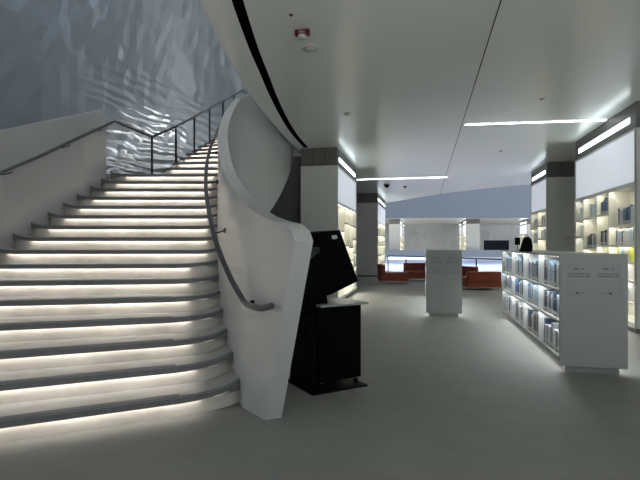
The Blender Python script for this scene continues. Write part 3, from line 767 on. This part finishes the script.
# ================================================================= CEILING FIXTURES
def ceiling_bar(p0, p1, w, label):
    p0 = Vector(p0); p1 = Vector(p1); t = (p1 - p0).normalized(); n_ = Vector((-t.y, t.x)) * w / 2
    q = [p0 - n_, p1 - n_, p1 + n_, p0 + n_]
    c = thing('ceiling_line_light', ((p0.x + p1.x) / 2, (p0.y + p1.y) / 2, CEIL - .012), label, 'ceiling light', 'recessed line lights in the ceiling')
    f = MB(); n2 = n_ * 1.35; qq = [p0 - n2, p1 - n2, p1 + n2, p0 + n2]
    f.prism([(a.x, a.y) for a in qq], CEIL - .004, CEIL + .001); f.build('frame', M['detector'], c)
    f = MB(); f.prism([(a.x, a.y) for a in q], CEIL - .010, CEIL - .004); f.build('diffuser', M['ceil_led'], c)
a = ray(465.5, 9.72); b_ = ray(606, 9.36)
ceiling_bar((a.x, a.y), (b_.x, b_.y), .055, 'long thin white line light in the ceiling, nearer right one')
a = ray(357, 17.9); b_ = ray(447, 17.25)
ceiling_bar((a.x, a.y), (b_.x, b_.y), .08, 'long thin white line light in the ceiling, farther left one')
# fire beacon, detectors, small ceiling devices
def ceil_pt(px, py): d = (CEIL - 1.5) * F / (245 - py); return ray(px, d, CEIL)
q = ceil_pt(302.5, 30)
fb = thing('fire_alarm_beacon', q, 'small dark red fire alarm beacon on the ceiling above the stair foot', 'fire alarm')
p = MB(); p.box(q.x - .085, q.x + .085, q.y - .03, q.y + .03, q.z - .065, q.z); hb = p.build('housing', M['redplastic'], fb, bevel=.006)
text('fire_lettering', 'FIRE', (q.x, q.y - .032, q.z - .048), .042, M['detector'], hb, (math.pi / 2, 0, 0))
p = MB(); p.lathe((q.x, q.y - .01, q.z), [(.045, -.065), (.05, -.085), (.045, -.105), (.02, -.115), (.002, -.117)]); p.build('lens', M['detector'], fb, smooth=True)
def device(px, py, r, h, label, name='smoke_detector', cat='smoke detector', m='detector'):
    q = ceil_pt(px, py); t = thing(name, q, label, cat)
    p = MB(); p.lathe((q.x, q.y, q.z), [(r, .002), (r, -h * .3), (r * .92, -h * .5), (r * .9, -h * .55)]); bb = p.build('base', M[m], t, smooth=True)
    p = MB(); p.lathe((q.x, q.y, q.z), [(r * .6, -h * .5), (r * .6, -h * .8), (r * .4, -h), (.004, -h)]); p.build('sensor', M[m], t, smooth=True)
device(310, 47, .105, .05, 'round pale smoke detector on the ceiling just below the red beacon')
device(347, 113, .06, .05, 'small pale round sensor on the ceiling nearer the left tall bookcase', 'ceiling_sensor', 'sensor')
device(542, 98.5, .045, .03, 'small grey sprinkler head on the ceiling, upper right', 'ceiling_sprinkler', 'sprinkler')
device(291, 14.5, .02, .02, 'tiny dark sprinkler cap on the ceiling, left above the red beacon', 'ceiling_sprinkler', 'sprinkler', 'steeldark')
device(386.7, 184.6, .11, .12, 'dark ceiling camera behind the far line light', 'ceiling_camera', 'camera', 'blackplain')
device(405, 186.5, .07, .06, 'small dark sprinkler head right of the ceiling camera', 'ceiling_sprinkler', 'sprinkler', 'steeldark')
device(501, 151, .05, .03, 'small grey sprinkler head on the ceiling, right of the long joint', 'ceiling_sprinkler', 'sprinkler')

# ================================================================= SMALL BLACK THINGS ON / BEHIND THE LOW BOOKCASE
yb = 8.0; xb = yb * math.tan(math.atan((526 - 320) / F) - TH); 
bg = thing('bag', (xb, yb, 1.394), 'small black upright bag standing on top, long low bookcase', 'bag')
p = MB(); pr_ = [(-.10, 0), (.085, 0), (.09, .10), (.075, .19), (.045, .23), (-.01, .235), (-.035, .21)]
p.hexa([(xb + a, yb - .05, 1.394 + z) for a, z in pr_], [(xb + a, yb + .05, 1.394 + z) for a, z in pr_]); p.build('bag_body', M['blackplain'], bg, bevel=.015)
p = MB(); p.tube(spline([(xb - .02, yb, 1.62), (xb - .01, yb, 1.645), (xb + .025, yb, 1.645), (xb + .035, yb, 1.62)], 4), .006, 6); p.build('handle', M['blackplain'], bg, smooth=True)
d = 13.5; q = ray(517.5, d, 0)
mo = thing('display_stand', q, 'small black screen on a thin pole, behind the long low bookcase', 'display')
p = MB(); p.box(q.x - .07, q.x + .07, q.y - .02, q.y + .02, zat(245, d), zat(237.5, d)); p.build('screen', M['blackplain'], mo, bevel=.004)
p = MB(); p.tube([(q.x, q.y + .01, .02), (q.x, q.y + .01, zat(244, d))], .015, 8); p.build('pole', M['chrome'], mo, smooth=True)
p = MB(); p.lathe((q.x, q.y, 0), [(.16, 0), (.16, .015), (.02, .03)]); p.build('foot', M['black'], mo, smooth=True)
# ================================================================= LIGHTS
def area(name, loc, size, energy, col, rot, sy=None):
    l = bpy.data.lights.new(name, 'AREA'); l.energy = energy; l.color = col; l.size = size
    if sy: l.shape = 'RECTANGLE'; l.size_y = sy
    o = bpy.data.objects.new(name, l); COL.objects.link(o); o.location = loc; o.rotation_euler = rot; return o
# added lights, not fixtures, grazing the metal wall's ripples along the upper flight
for i, (x, d, z) in enumerate([(-4.0, 10.9, 3.0), (-3.5, 12.2, 3.5), (-3.25, 13.3, 4.1), (-3.1, 14.4, 4.7)]):
    o = area('added_wall_light', cw(x, d, z), 1.2, (1.4, 2.6, 5, 7)[i], (1, .98, .93), (math.radians(115), 0, math.radians(62) + TH), .3)
# ceiling lamp of the far side, and a light added to brighten the apron
area('far_ceiling_lamp', cw(13, 49, CEIL - .1), 22, 330, (1, .98, .92), (0, 0, -0.0 + TH), 8)
area('added_apron_light', cw(12, 41.5, .35), 30, 190, (.86, .86, 1), (math.radians(-25), 0, TH), .4)

w = bpy.data.worlds.new('World'); S.world = w; w.use_nodes = True
bgn = w.node_tree.nodes['Background']; wt = w.node_tree
gm = wt.nodes.new('ShaderNodeNewGeometry'); sx_ = wt.nodes.new('ShaderNodeSeparateXYZ'); rp_ = wt.nodes.new('ShaderNodeValToRGB')
tcw = wt.nodes.new('ShaderNodeTexCoord'); mr = wt.nodes.new('ShaderNodeMapRange')
wt.links.new(tcw.outputs['Generated'], sx_.inputs['Vector']); wt.links.new(sx_.outputs['Z'], mr.inputs['Value'])
mr.inputs['From Min'].default_value = -1; mr.inputs['From Max'].default_value = 1
wt.links.new(mr.outputs['Result'], rp_.inputs['Fac'])
rp_.color_ramp.elements[0].position = .42; rp_.color_ramp.elements[0].color = (1, 1, .97, 1)  # bright lower half added to light the library ceiling through the open rear
rp_.color_ramp.elements[1].position = .55; rp_.color_ramp.elements[1].color = (.18, .205, .24, 1)
wt.links.new(rp_.outputs['Color'], bgn.inputs['Color']); bgn.inputs['Strength'].default_value = 2.1

# ================================================================= CAMERA
cam = bpy.data.cameras.new('camera'); co = bpy.data.objects.new('camera', cam); COL.objects.link(co)
co.location = (0, 0, H); co.rotation_euler = (math.pi / 2, 0, TH)
cam.sensor_width = 36; cam.lens = 27; cam.shift_y = 5 / 640; cam.clip_end = 200; cam.clip_start = .05
S.camera = co
S.view_settings.view_transform = 'Standard'; S.view_settings.look = 'None'; S.view_settings.gamma = 1; S.view_settings.exposure = .98
try: S.view_settings.use_curve_mapping = False
except Exception: pass
print('BOOKS', nbooks)
